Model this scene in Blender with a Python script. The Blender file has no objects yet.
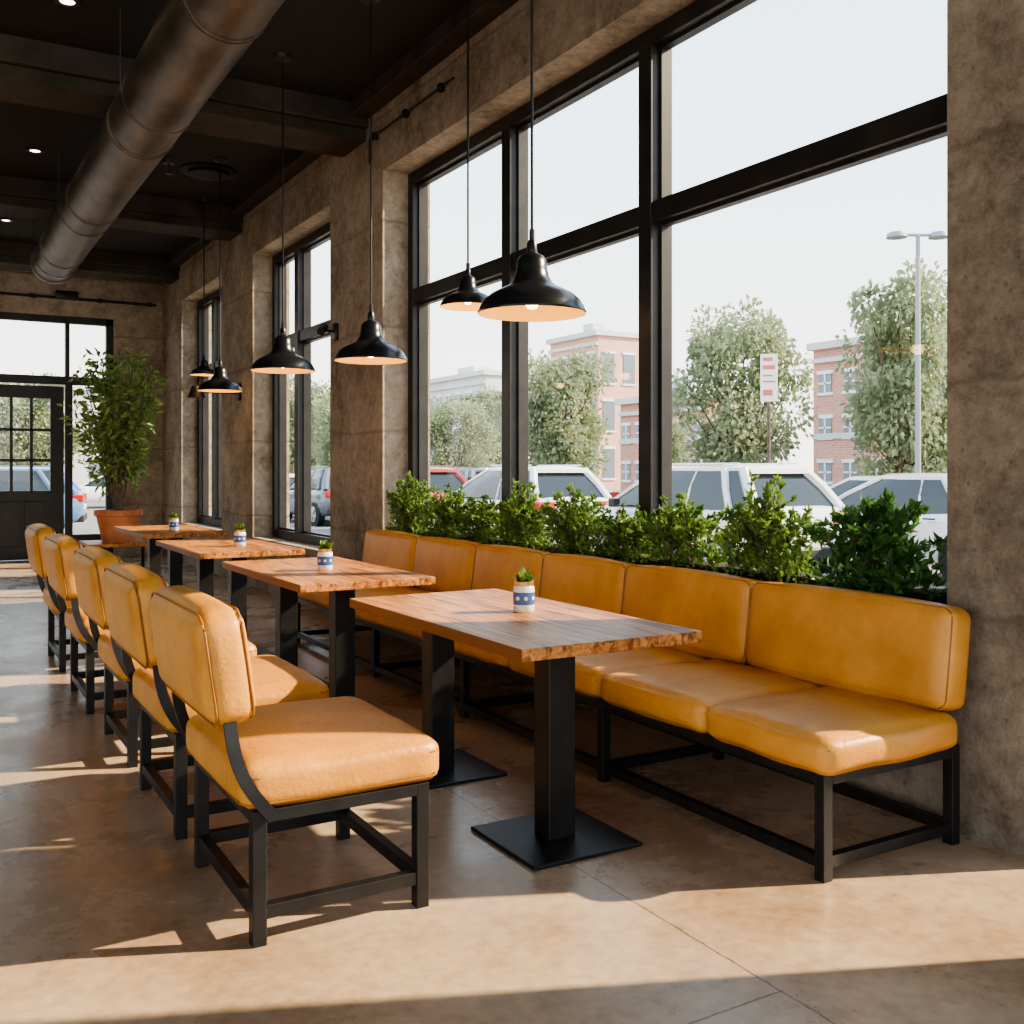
import bpy, bmesh, math, random
from mathutils import Vector, Matrix, Euler
R = random.Random(7)
C = bpy.context.scene.collection
try:
    bpy.context.scene.view_settings.view_transform = 'AgX'
    bpy.context.scene.view_settings.look = 'AgX - Medium High Contrast'
except Exception: pass
# ------------------------------------------------------------------ materials
def newmat(name):
    m = bpy.data.materials.new(name); m.use_nodes = True
    nt = m.node_tree; b = nt.nodes['Principled BSDF']
    return m, nt, b
def simple(name, col, rough=0.5, metal=0.0, emit=None, es=0, spec=None):
    m, nt, b = newmat(name)
    b.inputs['Base Color'].default_value = (*col, 1)
    b.inputs['Roughness'].default_value = rough
    b.inputs['Metallic'].default_value = metal
    if spec is not None: b.inputs['Specular IOR Level'].default_value = spec
    if emit:
        b.inputs['Emission Color'].default_value = (*emit, 1)
        b.inputs['Emission Strength'].default_value = es
    return m
def noisy(name, c1, c2, scale=4, rough=0.6, metal=0, bump=0.0, bscale=None, detail=6, sc3=None, c3=None, r2=None, lo=.35, hi=.65):
    m, nt, b = newmat(name); N = nt.nodes; L = nt.links
    tc = N.new('ShaderNodeTexCoord'); mp = N.new('ShaderNodeMapping')
    if sc3: mp.inputs['Scale'].default_value = sc3
    L.new(tc.outputs['Object'], mp.inputs[0])
    n = N.new('ShaderNodeTexNoise'); n.inputs['Scale'].default_value = scale; n.inputs['Detail'].default_value = detail
    n.inputs['Roughness'].default_value = .62
    L.new(mp.outputs[0], n.inputs['Vector'])
    cr = N.new('ShaderNodeValToRGB')
    cr.color_ramp.elements[0].position = lo; cr.color_ramp.elements[0].color = (*c1, 1)
    cr.color_ramp.elements[1].position = hi; cr.color_ramp.elements[1].color = (*c2, 1)
    if c3:
        e = cr.color_ramp.elements.new((lo+hi)/2); e.color = (*c3, 1)
    L.new(n.outputs['Fac'], cr.inputs[0]); L.new(cr.outputs[0], b.inputs['Base Color'])
    b.inputs['Roughness'].default_value = rough; b.inputs['Metallic'].default_value = metal
    if r2 is not None:
        mr = N.new('ShaderNodeMapRange'); mr.inputs[3].default_value = rough; mr.inputs[4].default_value = r2
        L.new(n.outputs['Fac'], mr.inputs[0]); L.new(mr.outputs[0], b.inputs['Roughness'])
    if bump:
        n2 = N.new('ShaderNodeTexNoise'); n2.inputs['Scale'].default_value = bscale or scale*4; n2.inputs['Detail'].default_value = 8
        L.new(mp.outputs[0], n2.inputs['Vector'])
        bp = N.new('ShaderNodeBump'); bp.inputs['Strength'].default_value = bump; bp.inputs['Distance'].default_value = .02
        L.new(n2.outputs['Fac'], bp.inputs['Height']); L.new(bp.outputs[0], b.inputs['Normal'])
    return m

def concrete_wall():
    m, nt, b = newmat('raw_mottled_concrete'); N = nt.nodes; L = nt.links
    tc = N.new('ShaderNodeTexCoord')
    n1 = N.new('ShaderNodeTexNoise'); n1.inputs['Scale'].default_value = 1.8; n1.inputs['Detail'].default_value = 14; n1.inputs['Roughness'].default_value = .74
    n2 = N.new('ShaderNodeTexNoise'); n2.inputs['Scale'].default_value = 14; n2.inputs['Detail'].default_value = 12; n2.inputs['Roughness'].default_value = .8
    L.new(tc.outputs['Object'], n1.inputs['Vector']); L.new(tc.outputs['Object'], n2.inputs['Vector'])
    mx = N.new('ShaderNodeMath'); mx.operation = 'MULTIPLY_ADD'; mx.inputs[1].default_value = .58
    ad = N.new('ShaderNodeMath'); ad.operation = 'MULTIPLY'; ad.inputs[1].default_value = .42
    L.new(n2.outputs['Fac'], ad.inputs[0]); L.new(n1.outputs['Fac'], mx.inputs[0]); L.new(ad.outputs[0], mx.inputs[2])
    cr = N.new('ShaderNodeValToRGB')
    cr.color_ramp.elements[0].position = .38; cr.color_ramp.elements[0].color = (.17, .13, .09, 1)
    cr.color_ramp.elements[1].position = .62; cr.color_ramp.elements[1].color = (.60, .51, .405, 1)
    e = cr.color_ramp.elements.new(.5); e.color = (.40, .33, .25, 1)
    L.new(mx.outputs[0], cr.inputs[0])
    sx = N.new('ShaderNodeSeparateXYZ'); L.new(tc.outputs['Object'], sx.inputs[0])
    wob = N.new('ShaderNodeMath'); wob.operation = 'MULTIPLY_ADD'; wob.inputs[1].default_value = .12
    L.new(n1.outputs['Fac'], wob.inputs[0]); L.new(sx.outputs['Z'], wob.inputs[2])
    pp = N.new('ShaderNodeMath'); pp.operation = 'PINGPONG'; pp.inputs[1].default_value = .42
    L.new(wob.outputs[0], pp.inputs[0])
    lt = N.new('ShaderNodeMapRange'); lt.inputs[1].default_value = 0; lt.inputs[2].default_value = .02; lt.inputs[3].default_value = 1; lt.inputs[4].default_value = 0
    L.new(pp.outputs[0], lt.inputs[0])
    gate = N.new('ShaderNodeMath'); gate.operation = 'GREATER_THAN'; gate.inputs[1].default_value = .5
    L.new(n2.outputs['Fac'], gate.inputs[0])
    lg = N.new('ShaderNodeMath'); lg.operation = 'MULTIPLY'; L.new(lt.outputs[0], lg.inputs[0]); L.new(gate.outputs[0], lg.inputs[1])
    vo = N.new('ShaderNodeTexVoronoi'); vo.inputs['Scale'].default_value = 13
    L.new(tc.outputs['Object'], vo.inputs['Vector'])
    pit = N.new('ShaderNodeMath'); pit.operation = 'LESS_THAN'; pit.inputs[1].default_value = .11
    L.new(vo.outputs['Distance'], pit.inputs[0])
    pl = N.new('ShaderNodeMath'); pl.operation = 'MAXIMUM'; L.new(lg.outputs[0], pl.inputs[0]); L.new(pit.outputs[0], pl.inputs[1])
    lm = N.new('ShaderNodeMath'); lm.operation = 'MULTIPLY'; lm.inputs[1].default_value = .4
    L.new(pl.outputs[0], lm.inputs[0])
    mix = N.new('ShaderNodeMix'); mix.data_type = 'RGBA'
    L.new(lm.outputs[0], mix.inputs[0]); L.new(cr.outputs[0], mix.inputs[6]); mix.inputs[7].default_value = (.12, .09, .065, 1)
    L.new(mix.outputs[2], b.inputs['Base Color'])
    b.inputs['Roughness'].default_value = .9
    s = N.new('ShaderNodeMath'); s.operation = 'SUBTRACT'; L.new(n2.outputs['Fac'], s.inputs[0])
    s2 = N.new('ShaderNodeMath'); s2.operation = 'MULTIPLY_ADD'; s2.inputs[1].default_value = .35
    s3 = N.new('ShaderNodeMath'); s3.operation = 'MULTIPLY'; s3.inputs[1].default_value = .4; L.new(lt.outputs[0], s3.inputs[0])
    L.new(pit.outputs[0], s2.inputs[0]); L.new(s3.outputs[0], s2.inputs[2]); L.new(s2.outputs[0], s.inputs[1])
    bp = N.new('ShaderNodeBump'); bp.inputs['Strength'].default_value = 1; bp.inputs['Distance'].default_value = .045
    L.new(s.outputs[0], bp.inputs['Height']); L.new(bp.outputs[0], b.inputs['Normal'])
    return m
def floor_mat():
    m, nt, b = newmat('polished_concrete_floor'); N = nt.nodes; L = nt.links
    tc = N.new('ShaderNodeTexCoord')
    n1 = N.new('ShaderNodeTexNoise'); n1.inputs['Scale'].default_value = 1.1; n1.inputs['Detail'].default_value = 12; n1.inputs['Roughness'].default_value = .68
    n2 = N.new('ShaderNodeTexNoise'); n2.inputs['Scale'].default_value = 24; n2.inputs['Detail'].default_value = 8
    L.new(tc.outputs['Object'], n1.inputs['Vector']); L.new(tc.outputs['Object'], n2.inputs['Vector'])
    cr = N.new('ShaderNodeValToRGB')
    cr.color_ramp.elements[0].position = .34; cr.color_ramp.elements[0].color = (.28, .175, .10, 1)
    cr.color_ramp.elements[1].position = .66; cr.color_ramp.elements[1].color = (.54, .41, .29, 1)
    e = cr.color_ramp.elements.new(.5); e.color = (.42, .30, .198, 1)
    L.new(n1.outputs['Fac'], cr.inputs[0])
    mxn = N.new('ShaderNodeMix'); mxn.data_type = 'RGBA'; mxn.blend_type = 'OVERLAY'; mxn.inputs[0].default_value = .35
    L.new(cr.outputs[0], mxn.inputs[6]); L.new(n2.outputs['Fac'], mxn.inputs[7])
    sx = N.new('ShaderNodeSeparateXYZ'); L.new(tc.outputs['Object'], sx.inputs[0])
    outs = []
    for ax, off in (('X', 1.86), ('Y', 1.84)):
        w = N.new('ShaderNodeMath'); w.operation = 'MULTIPLY_ADD'; w.inputs[1].default_value = .012
        L.new(n2.outputs['Fac'], w.inputs[0])
        a = N.new('ShaderNodeMath'); a.operation = 'SUBTRACT'; a.inputs[1].default_value = off
        L.new(sx.outputs[ax], a.inputs[0]); L.new(a.outputs[0], w.inputs[2])
        p = N.new('ShaderNodeMath'); p.operation = 'PINGPONG'; p.inputs[1].default_value = 2.4
        L.new(w.outputs[0], p.inputs[0])
        l = N.new('ShaderNodeMath'); l.operation = 'LESS_THAN'; l.inputs[1].default_value = .0028
        L.new(p.outputs[0], l.inputs[0]); outs.append(l)
    ms = N.new('ShaderNodeMath'); ms.operation = 'LESS_THAN'; ms.inputs[1].default_value = 1.86; L.new(sx.outputs['X'], ms.inputs[0])
    mm = N.new('ShaderNodeMath'); mm.operation = 'MULTIPLY'; L.new(outs[1].outputs[0], mm.inputs[0]); L.new(ms.outputs[0], mm.inputs[1])
    mxm = N.new('ShaderNodeMath'); mxm.operation = 'MAXIMUM'
    L.new(outs[0].outputs[0], mxm.inputs[0]); L.new(mm.outputs[0], mxm.inputs[1])
    sc = N.new('ShaderNodeMath'); sc.operation = 'MULTIPLY'; sc.inputs[1].default_value = .8; L.new(mxm.outputs[0], sc.inputs[0])
    mix = N.new('ShaderNodeMix'); mix.data_type = 'RGBA'
    L.new(sc.outputs[0], mix.inputs[0]); L.new(mxn.outputs[2], mix.inputs[6]); mix.inputs[7].default_value = (.05, .035, .025, 1)
    L.new(mix.outputs[2], b.inputs['Base Color'])
    mr = N.new('ShaderNodeMapRange'); mr.inputs[1].default_value = .3; mr.inputs[2].default_value = .7
    mr.inputs[3].default_value = .17; mr.inputs[4].default_value = .40
    L.new(n1.outputs['Fac'], mr.inputs[0]); L.new(mr.outputs[0], b.inputs['Roughness'])
    bp = N.new('ShaderNodeBump'); bp.inputs['Strength'].default_value = .09; bp.inputs['Distance'].default_value = .01
    L.new(n2.outputs['Fac'], bp.inputs['Height']); L.new(bp.outputs[0], b.inputs['Normal'])
    return m
def wood_mat():
    m, nt, b = newmat('butcher_block_wood'); N = nt.nodes; L = nt.links
    tc = N.new('ShaderNodeTexCoord')
    mp = N.new('ShaderNodeMapping'); mp.inputs['Rotation'].default_value = (0, 0, math.radians(90))
    L.new(tc.outputs['Object'], mp.inputs[0])
    br = N.new('ShaderNodeTexBrick'); br.inputs['Scale'].default_value = 1; br.inputs['Brick Width'].default_value = .9
    br.inputs['Row Height'].default_value = .09; br.inputs['Mortar Size'].default_value = .0012; br.offset = .37
    br.inputs['Color1'].default_value = (.0, .0, .0, 1); br.inputs['Color2'].default_value = (1, 1, 1, 1); br.inputs['Mortar'].default_value = (0, 0, 0, 1)
    L.new(mp.outputs[0], br.inputs['Vector'])
    mp2 = N.new('ShaderNodeMapping'); mp2.inputs['Scale'].default_value = (13, 1.1, 13)
    L.new(tc.outputs['Object'], mp2.inputs[0])
    n = N.new('ShaderNodeTexNoise'); n.inputs['Scale'].default_value = 2.6; n.inputs['Detail'].default_value = 10; n.inputs['Distortion'].default_value = 1.3
    L.new(mp2.outputs[0], n.inputs['Vector'])
    ma = N.new('ShaderNodeMath'); ma.operation = 'MULTIPLY_ADD'; ma.inputs[1].default_value = .13
    L.new(br.outputs['Color'], ma.inputs[0]); L.new(n.outputs['Fac'], ma.inputs[2])
    cr = N.new('ShaderNodeValToRGB')
    cr.color_ramp.elements[0].position = .42; cr.color_ramp.elements[0].color = (.17, .052, .012, 1)
    cr.color_ramp.elements[1].position = .74; cr.color_ramp.elements[1].color = (.60, .29, .105, 1)
    e = cr.color_ramp.elements.new(.57); e.color = (.43, .175, .05, 1)
    L.new(ma.outputs[0], cr.inputs[0])
    mix = N.new('ShaderNodeMix'); mix.data_type = 'RGBA'
    L.new(br.outputs['Fac'], mix.inputs[0]); L.new(cr.outputs[0], mix.inputs[6]); mix.inputs[7].default_value = (.15, .06, .025, 1)
    L.new(mix.outputs[2], b.inputs['Base Color'])
    b.inputs['Roughness'].default_value = .42; b.inputs['Specular IOR Level'].default_value = .3
    bp = N.new('ShaderNodeBump'); bp.inputs['Strength'].default_value = .12; bp.inputs['Distance'].default_value = .005
    L.new(n.outputs['Fac'], bp.inputs['Height']); L.new(bp.outputs[0], b.inputs['Normal'])
    return m
def glass_mat(name='window_glass', fac=.02, tint=(.98, .985, .98)):
    m = bpy.data.materials.new(name); m.use_nodes = True; nt = m.node_tree; N = nt.nodes; L = nt.links
    N.clear(); o = N.new('ShaderNodeOutputMaterial'); t = N.new('ShaderNodeBsdfTransparent'); g = N.new('ShaderNodeBsdfGlossy')
    t.inputs[0].default_value = (*tint, 1); g.inputs['Roughness'].default_value = .02
    mx = N.new('ShaderNodeMixShader'); mx.inputs[0].default_value = fac
    L.new(t.outputs[0], mx.inputs[1]); L.new(g.outputs[0], mx.inputs[2]); L.new(mx.outputs[0], o.inputs[0])
    return m
def leaf_mat(name, c1, c2, scale=25, tr_=.35):
    m = noisy(name, c1, c2, scale=scale, rough=.5, detail=2)
    nt = m.node_tree; N = nt.nodes; L = nt.links; b = N['Principled BSDF']
    tr = N.new('ShaderNodeBsdfTranslucent'); mx = N.new('ShaderNodeMixShader'); mx.inputs[0].default_value = tr_
    src = b.inputs['Base Color'].links[0].from_socket
    L.new(src, tr.inputs[0]); out = N['Material Output']
    L.new(b.outputs[0], mx.inputs[1]); L.new(tr.outputs[0], mx.inputs[2]); L.new(mx.outputs[0], out.inputs[0])
    return m
def brick_mat(name, c1, c2, mort):
    m, nt, b = newmat(name); N = nt.nodes; L = nt.links
    tc = N.new('ShaderNodeTexCoord')
    sx = N.new('ShaderNodeSeparateXYZ'); L.new(tc.outputs['Object'], sx.inputs[0])
    ad = N.new('ShaderNodeMath'); ad.operation = 'ADD'; L.new(sx.outputs['X'], ad.inputs[0]); L.new(sx.outputs['Y'], ad.inputs[1])
    cb = N.new('ShaderNodeCombineXYZ'); L.new(ad.outputs[0], cb.inputs['X']); L.new(sx.outputs['Z'], cb.inputs['Y'])
    br = N.new('ShaderNodeTexBrick'); br.inputs['Scale'].default_value = 1; br.inputs['Brick Width'].default_value = .4
    br.inputs['Row Height'].default_value = .13; br.inputs['Mortar Size'].default_value = .012
    br.inputs['Color1'].default_value = (*c1, 1); br.inputs['Color2'].default_value = (*c2, 1); br.inputs['Mortar'].default_value = (*mort, 1)
    L.new(cb.outputs[0], br.inputs['Vector']); L.new(br.outputs['Color'], b.inputs['Base Color'])
    b.inputs['Roughness'].default_value = .9
    return m

M_conc = concrete_wall(); M_floor = floor_mat(); M_wood = wood_mat(); M_glass = glass_mat()
M_leather = noisy('mustard_leather', (.52, .22, .035), (.67, .32, .062), scale=3.5, rough=.38, bump=.16, bscale=60, r2=.52)
M_seam = simple('leather_piping', (.30, .115, .018), .5)
M_nail = simple('brass_nailhead', (.30, .17, .06), .4, .8)
M_steel = noisy('black_steel', (.010, .010, .011), (.02, .02, .021), scale=8, rough=.42, metal=.3)
M_frame = noisy('dark_window_frame', (.015, .014, .013), (.03, .027, .025), scale=5, rough=.4, metal=.2)
M_ceil = noisy('dark_ceiling_paint', (.009, .008, .008), (.015, .013, .012), scale=2, rough=.9, bump=.2, bscale=10)
M_beam = noisy('dark_beam_concrete', (.022, .017, .013), (.05, .04, .031), scale=3, rough=.8, bump=.3, bscale=20)
M_duct = noisy('galvanized_duct', (.085, .07, .057), (.21, .18, .15), scale=5, rough=.36, metal=.85, sc3=(1, .4, 1), r2=.52)
M_shade = simple('black_enamel_shade', (.010, .011, .013), .28)
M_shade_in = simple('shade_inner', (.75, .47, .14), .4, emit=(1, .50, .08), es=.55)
M_bulb = simple('bulb_glow', (1, .8, .5), .3, emit=(1, .66, .3), es=14)
M_terra = noisy('terracotta', (.46, .15, .06), (.60, .23, .10), scale=6, rough=.75)
M_soil = noisy('soil', (.02, .013, .008), (.06, .04, .025), scale=30, rough=1, bump=.5)
M_leafb = leaf_mat('boxwood_leaf', (.04, .10, .018), (.21, .32, .065), 12, .4)
M_leafd = leaf_mat('dark_leaf', (.018, .065, .014), (.085, .19, .04), 14)
M_leaff = leaf_mat('ficus_leaf', (.08, .17, .035), (.38, .46, .15), 12, .4)
M_leaft = leaf_mat('hazed_tree_leaf', (.23, .28, .16), (.38, .42, .26), 1.2, .4)  # outdoor haze put into the leaf colour: paler, lower contrast
M_bark = noisy('bark', (.09, .06, .04), (.20, .15, .11), scale=12, rough=.95, bump=.5)
M_white = simple('white_paint', (.8, .8, .78), .4)
M_ceram = simple('jar_ceramic', (.72, .68, .58), .3)
M_blue = simple('jar_blue_label', (.04, .10, .28), .35)
M_gold = simple('jar_cap_brass', (.65, .42, .15), .3, .8)
# ------------------------------------------------------------------ mesh helpers
def mkobj(name, bm, mats, parent=None, loc=(0, 0, 0), rot=(0, 0, 0), smooth=False):
    me = bpy.data.meshes.new(name); bm.normal_update(); bm.to_mesh(me); bm.free()
    if not isinstance(mats, (list, tuple)): mats = [mats]
    for m in mats: me.materials.append(m)
    if smooth:
        for p in me.polygons: p.use_smooth = True
        try: me.set_sharp_from_angle(angle=math.radians(38))
        except Exception: pass
    o = bpy.data.objects.new(name, me); C.objects.link(o)
    o.location = loc; o.rotation_euler = rot
    if parent: o.parent = parent
    return o
def empty(name, loc=(0, 0, 0), rot=(0, 0, 0)):
    e = bpy.data.objects.new(name, None); e.empty_display_size = .2; C.objects.link(e)
    e.location = loc; e.rotation_euler = rot
    return e
def dup(parent_src, name, loc, rot=None, scale=None):
    e = empty(name, loc, rot if rot is not None else parent_src.rotation_euler)
    if scale: e.scale = scale
    for c in list(parent_src.children):
        o = c.copy(); C.objects.link(o); o.parent = e
    return e
def box(bm, x0, x1, y0, y1, z0, z1, mi=0, bev=0):
    r = bmesh.ops.create_cube(bm, size=1)
    for v in r['verts']:
        v.co = Vector(((x0+x1)/2+v.co.x*(x1-x0), (y0+y1)/2+v.co.y*(y1-y0), (z0+z1)/2+v.co.z*(z1-z0)))
    fs = set(f for v in r['verts'] for f in v.link_faces)
    for f in fs: f.material_index = mi
    if bev:
        es = list(set(e for v in r['verts'] for e in v.link_edges))
        rr = bmesh.ops.bevel(bm, geom=es, offset=bev, segments=2, affect='EDGES', profile=.5)
        for f in rr['faces']: f.material_index = mi
def cyl(bm, p0, p1, r0, r1=None, seg=16, mi=0, cap=True):
    p0 = Vector(p0); p1 = Vector(p1); d = p1-p0; r1 = r0 if r1 is None else r1
    q = d.to_track_quat('Z', 'Y').to_matrix().to_4x4()
    mat = Matrix.Translation((p0+p1)/2) @ q
    r = bmesh.ops.create_cone(bm, cap_ends=cap, cap_tris=False, segments=seg, radius1=r0, radius2=r1, depth=d.length, matrix=mat)
    for f in set(f for v in r['verts'] for f in v.link_faces): f.material_index = mi
def lathe(bm, prof, seg=32, mi=0, c=(0, 0, 0), close=False):
    rings = []
    for (r, z) in prof:
        rings.append([bm.verts.new((c[0]+r*math.cos(2*math.pi*i/seg), c[1]+r*math.sin(2*math.pi*i/seg), c[2]+z)) for i in range(seg)])
    for a, b in zip(rings, rings[1:]):
        for i in range(seg):
            f = bm.faces.new((a[i], a[(i+1) % seg], b[(i+1) % seg], b[i])); f.material_index = mi
    return rings
def tube(bm, pts, r, seg=8, mi=0, closed=False, flat=None):
    pts = [Vector(p) for p in pts]; n = len(pts); rings = []
    for i, p in enumerate(pts):
        if closed: t = pts[(i+1) % n]-pts[i-1]
        else: t = pts[min(i+1, n-1)]-pts[max(i-1, 0)]
        t.normalize()
        up = Vector((0, 0, 1)) if abs(t.z) < .9 else Vector((0, 1, 0))
        if flat: up = Vector((0, 1, 0))
        s = t.cross(up).normalized(); u = s.cross(t).normalized()
        rr = r(i/(n-1)) if callable(r) else r
        ring = []
        for k in range(seg):
            a = 2*math.pi*(k+.5)/seg
            if flat: ring.append(bm.verts.new(p+s*flat[0]*(1 if math.cos(a) > 0 else -1)+u*flat[1]*(1 if math.sin(a) > 0 else -1)))
            else: ring.append(bm.verts.new(p+s*math.cos(a)*rr+u*math.sin(a)*rr))
        rings.append(ring)
    rng = range(n) if closed else range(n-1)
    for i in rng:
        a = rings[i]; b = rings[(i+1) % n]
        for k in range(seg):
            f = bm.faces.new((a[k], a[(k+1) % seg], b[(k+1) % seg], b[k])); f.material_index = mi
    if not closed:
        bm.faces.new(rings[0]).material_index = mi; bm.faces.new(rings[-1]).material_index = mi
def cushion(bm, c, dims, r, puff=.02, mi=0, n=14, pipe=True, wr=0.0, seed=0, M=None):
    rr = random.Random(seed)
    tmp = bmesh.new()
    bmesh.ops.create_cube(tmp, size=2)
    bmesh.ops.subdivide_edges(tmp, edges=tmp.edges[:], cuts=n, use_grid_fill=True)
    h = Vector(dims)/2; ph = [rr.uniform(0, 6.28) for _ in range(6)]
    for v in tmp.verts:
        s = Vector([math.sin(t*math.pi/2) if abs(t) < 1 else t for t in v.co])
        s = (s*.6+v.co*.4)
        p = Vector((s.x*h.x, s.y*h.y, s.z*h.z))
        q = Vector([max(-h[i]+r, min(h[i]-r, p[i])) for i in range(3)])
        d = p-q
        if d.length > 1e-6: p = q+d.normalized()*r
        bx = 1-s.x**2; by = 1-s.y**2; bz = 1-s.z**2
        a = puff
        p.z += math.copysign(1, s.z)*a*(max(bx, 0)*max(by, 0))**.7*abs(s.z)**3
        p.x += math.copysign(1, s.x)*a*.55*(max(bz, 0)*max(by, 0))**.7*abs(s.x)**3
        p.y += math.copysign(1, s.y)*a*.55*(max(bz, 0)*max(bx, 0))**.7*abs(s.y)**3
        if wr:
            p += Vector((0, 0, 1))*wr*(math.sin(p.x*17+ph[0]+2*math.sin(p.y*9+ph[1]))*math.sin(p.y*13+ph[2]))
        v.co = p
    off = Vector(c)
    mapv = {}
    for v in tmp.verts:
        p = v.co+off
        if M: p = M @ p
        mapv[v] = bm.verts.new(p)
    for f in tmp.faces:
        nf = bm.faces.new([mapv[v] for v in f.verts]); nf.material_index = mi; nf.smooth = True
    tmp.free()
def rrect(hx, hy, r, z, c, ax='Z', k=5):
    pts = []
    for (cx, cy, a0) in ((hx-r, hy-r, 0), (-hx+r, hy-r, 90), (-hx+r, -hy+r, 180), (hx-r, -hy+r, 270)):
        for i in range(k+1):
            a = math.radians(a0+90*i/k)
            pts.append((cx+r*math.cos(a), cy+r*math.sin(a)))
    if ax == 'Z': return [Vector((c[0]+a, c[1]+b, c[2]+z)) for a, b in pts]
    return [Vector((c[0]+z, c[1]+b, c[2]+a)) for a, b in pts]
def cam2w(u, z):
    x = (u-512)/1010*z
    return (.506*z+.8625*x, .8625*z-.506*x)
# ------------------------------------------------------------------ room shell
XW = 3.2; XO = 3.62; YB = 16.0; ZC = 4.32
bm = bmesh.new(); box(bm, -7, XO, -4, YB+.3, -.3, 0); mkobj('floor', bm, M_floor)
bm = bmesh.new(); box(bm, -7, XO+.3, -4, YB+.3, ZC, ZC+.3); mkobj('ceiling', bm, M_ceil)
bm = bmesh.new(); box(bm, -7.3, -7, 4.5, YB+.3, 0, ZC); mkobj('wall_left_light_block', bm, M_conc)  # unseen part-length wall, added to cut sky light from the left
SILL = .72; HEAD = 3.7
wins = [(2.35, 7.5, SILL), (8.7, 11.16, .55), (12.5, 14.7, .55)]
def wallbox(*a):
    bm = bmesh.new(); box(bm, *a); mkobj('wall_right', bm, M_conc)
wallbox(XW, XO, 1.95, 2.35, 0, ZC); wallbox(XW, XO, 7.5, 8.7, 0, ZC); wallbox(XW, XO, 11.16, 12.5, 0, ZC); wallbox(XW, XO, 14.7, YB, 0, ZC)
wallbox(XW, XO, -4, 1.1, 0, ZC); wallbox(XW, XO, 1.1, 1.95, 3.2, ZC)
for a, b, s in wins: wallbox(XW, XO, a, b, 0, s); wallbox(XW, XO, a, b, HEAD, ZC)
def window(name, y0, y1, mull, z0=SILL, z1=HEAD, tr=2.7, x0=3.42, x1=3.56):
    e = empty(name, (0, 0, 0))
    bm = bmesh.new(); w = .09
    box(bm, x0, x1, y0, y0+w, z0, z1, bev=.004); box(bm, x0, x1, y1-w, y1, z0, z1, bev=.004)
    box(bm, x0, x1, y0+w, y1-w, z0, z0+w, bev=.004); box(bm, x0, x1, y0+w, y1-w, z1-w, z1, bev=.004)
    ys = [y0+w]
    for m in mull: box(bm, x0-.01, x1, m-.055, m+.055, z0+w, z1-w, bev=.004); ys += [m-.055, m+.055]
    ys.append(y1-w)
    for a, b in zip(ys[::2], ys[1::2]):
        if tr: box(bm, x0+.005, x1, a, b, tr-.055, tr+.055, bev=.004)
        for zz0, zz1 in (((z0+w, tr-.055), (tr+.055, z1-w)) if tr else ((z0+w, z1-w),)):
            box(bm, x0+.05, x0+.1, a, a+.02, zz0, zz1); box(bm, x0+.05, x0+.1, b-.02, b, zz0, zz1)
            box(bm, x0+.05, x0+.1, a+.02, b-.02, zz0, zz0+.02); box(bm, x0+.05, x0+.1, a+.02, b-.02, zz1-.02, zz1)
    mkobj('frame', bm, M_frame, e)
    bm = bmesh.new(); box(bm, x0+.07, x0+.08, y0+w, y1-w, z0+w, z1-w); mkobj('glass_pane', bm, M_glass, e)
    return e
window('window_1', 2.35, 7.5, [4.385, 5.9])
window('window_2', 8.7, 11.16, [10.3], z0=.55)
window('window_3', 12.5, 14.7, [13.8], z0=.55)
window('window_4', 1.1, 1.95, [], z0=.0, z1=3.2, tr=None)
bm = bmesh.new(); box(bm, 2.5, XW, YB, YB+.3, 0, ZC); mkobj('wall_back', bm, M_conc)
bm = bmesh.new(); box(bm, -2.5, 2.5, YB, YB+.3, 3.55, ZC); mkobj('wall_back', bm, M_conc)
bm = bmesh.new(); box(bm, -7, -2.5, YB, YB+.3, 0, ZC); mkobj('wall_back', bm, M_conc)
e = empty('window_5'); bm = bmesh.new(); y0, y1 = YB+.05, YB+.15
def bb(x0, x1, z0, z1, m=0): box(bm, x0, x1, y0, y1, z0, z1, m, bev=.004)
bb(-2.5, 2.5, 3.45, 3.55); bb(-2.5, 2.5, 2.55, 2.67); bb(2.4, 2.5, 0, 3.55); bb(1.84, 1.94, 0, 2.55); bb(1.94, 2.4, 0, .35); bb(.6, .7, 0, 2.55)
bb(1.84, 1.9, 2.67, 3.45); bb(.62, .68, 2.67, 3.45); bb(-.6, -.5, 0, 3.45); bb(-2.5, -2.4, 0, 3.45); bb(-.5, .6, 0, .3); bb(-2.4, -.6, 0, .3)
mkobj('frame', bm, M_frame, e)
bm = bmesh.new(); box(bm, 1.94, 2.4, YB+.09, YB+.1, .35, 2.55); box(bm, -2.4, 2.4, YB+.09, YB+.1, 2.67, 3.45); box(bm, -2.4, .6, YB+.09, YB+.1, .3, 2.55)
mkobj('glass_pane', bm, M_glass, e)
e = empty('door_1'); bm = bmesh.new()
bb(.72, .9, .01, 2.52); bb(1.64, 1.82, .01, 2.52); bb(.9, 1.64, 2.34, 2.52); bb(.9, 1.64, .01, 1.0)
for xx in (1.13, 1.39): bb(xx-.02, xx+.02, 1.0, 2.34)
for zz in (1.44, 1.88): bb(.9, 1.64, zz-.02, zz+.02)
box(bm, .98, 1.25, YB+.03, YB+.05, .2, .85, bev=.006); box(bm, 1.3, 1.56, YB+.03, YB+.05, .2, .85, bev=.006)
mkobj('leaf', bm, M_frame, e)
bm = bmesh.new(); box(bm, .9, 1.64, YB+.09, YB+.1, 1.0, 2.34); mkobj('glass_pane', bm, M_glass, e)
bm = bmesh.new(); cyl(bm, (.8, YB, .95), (.8, YB, 1.25), .012); cyl(bm, (.8, YB, .97), (.8, YB+.06, .97), .01); cyl(bm, (.8, YB, 1.23), (.8, YB+.06, 1.23), .01)
mkobj('handle', bm, M_duct, e, smooth=True)
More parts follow.
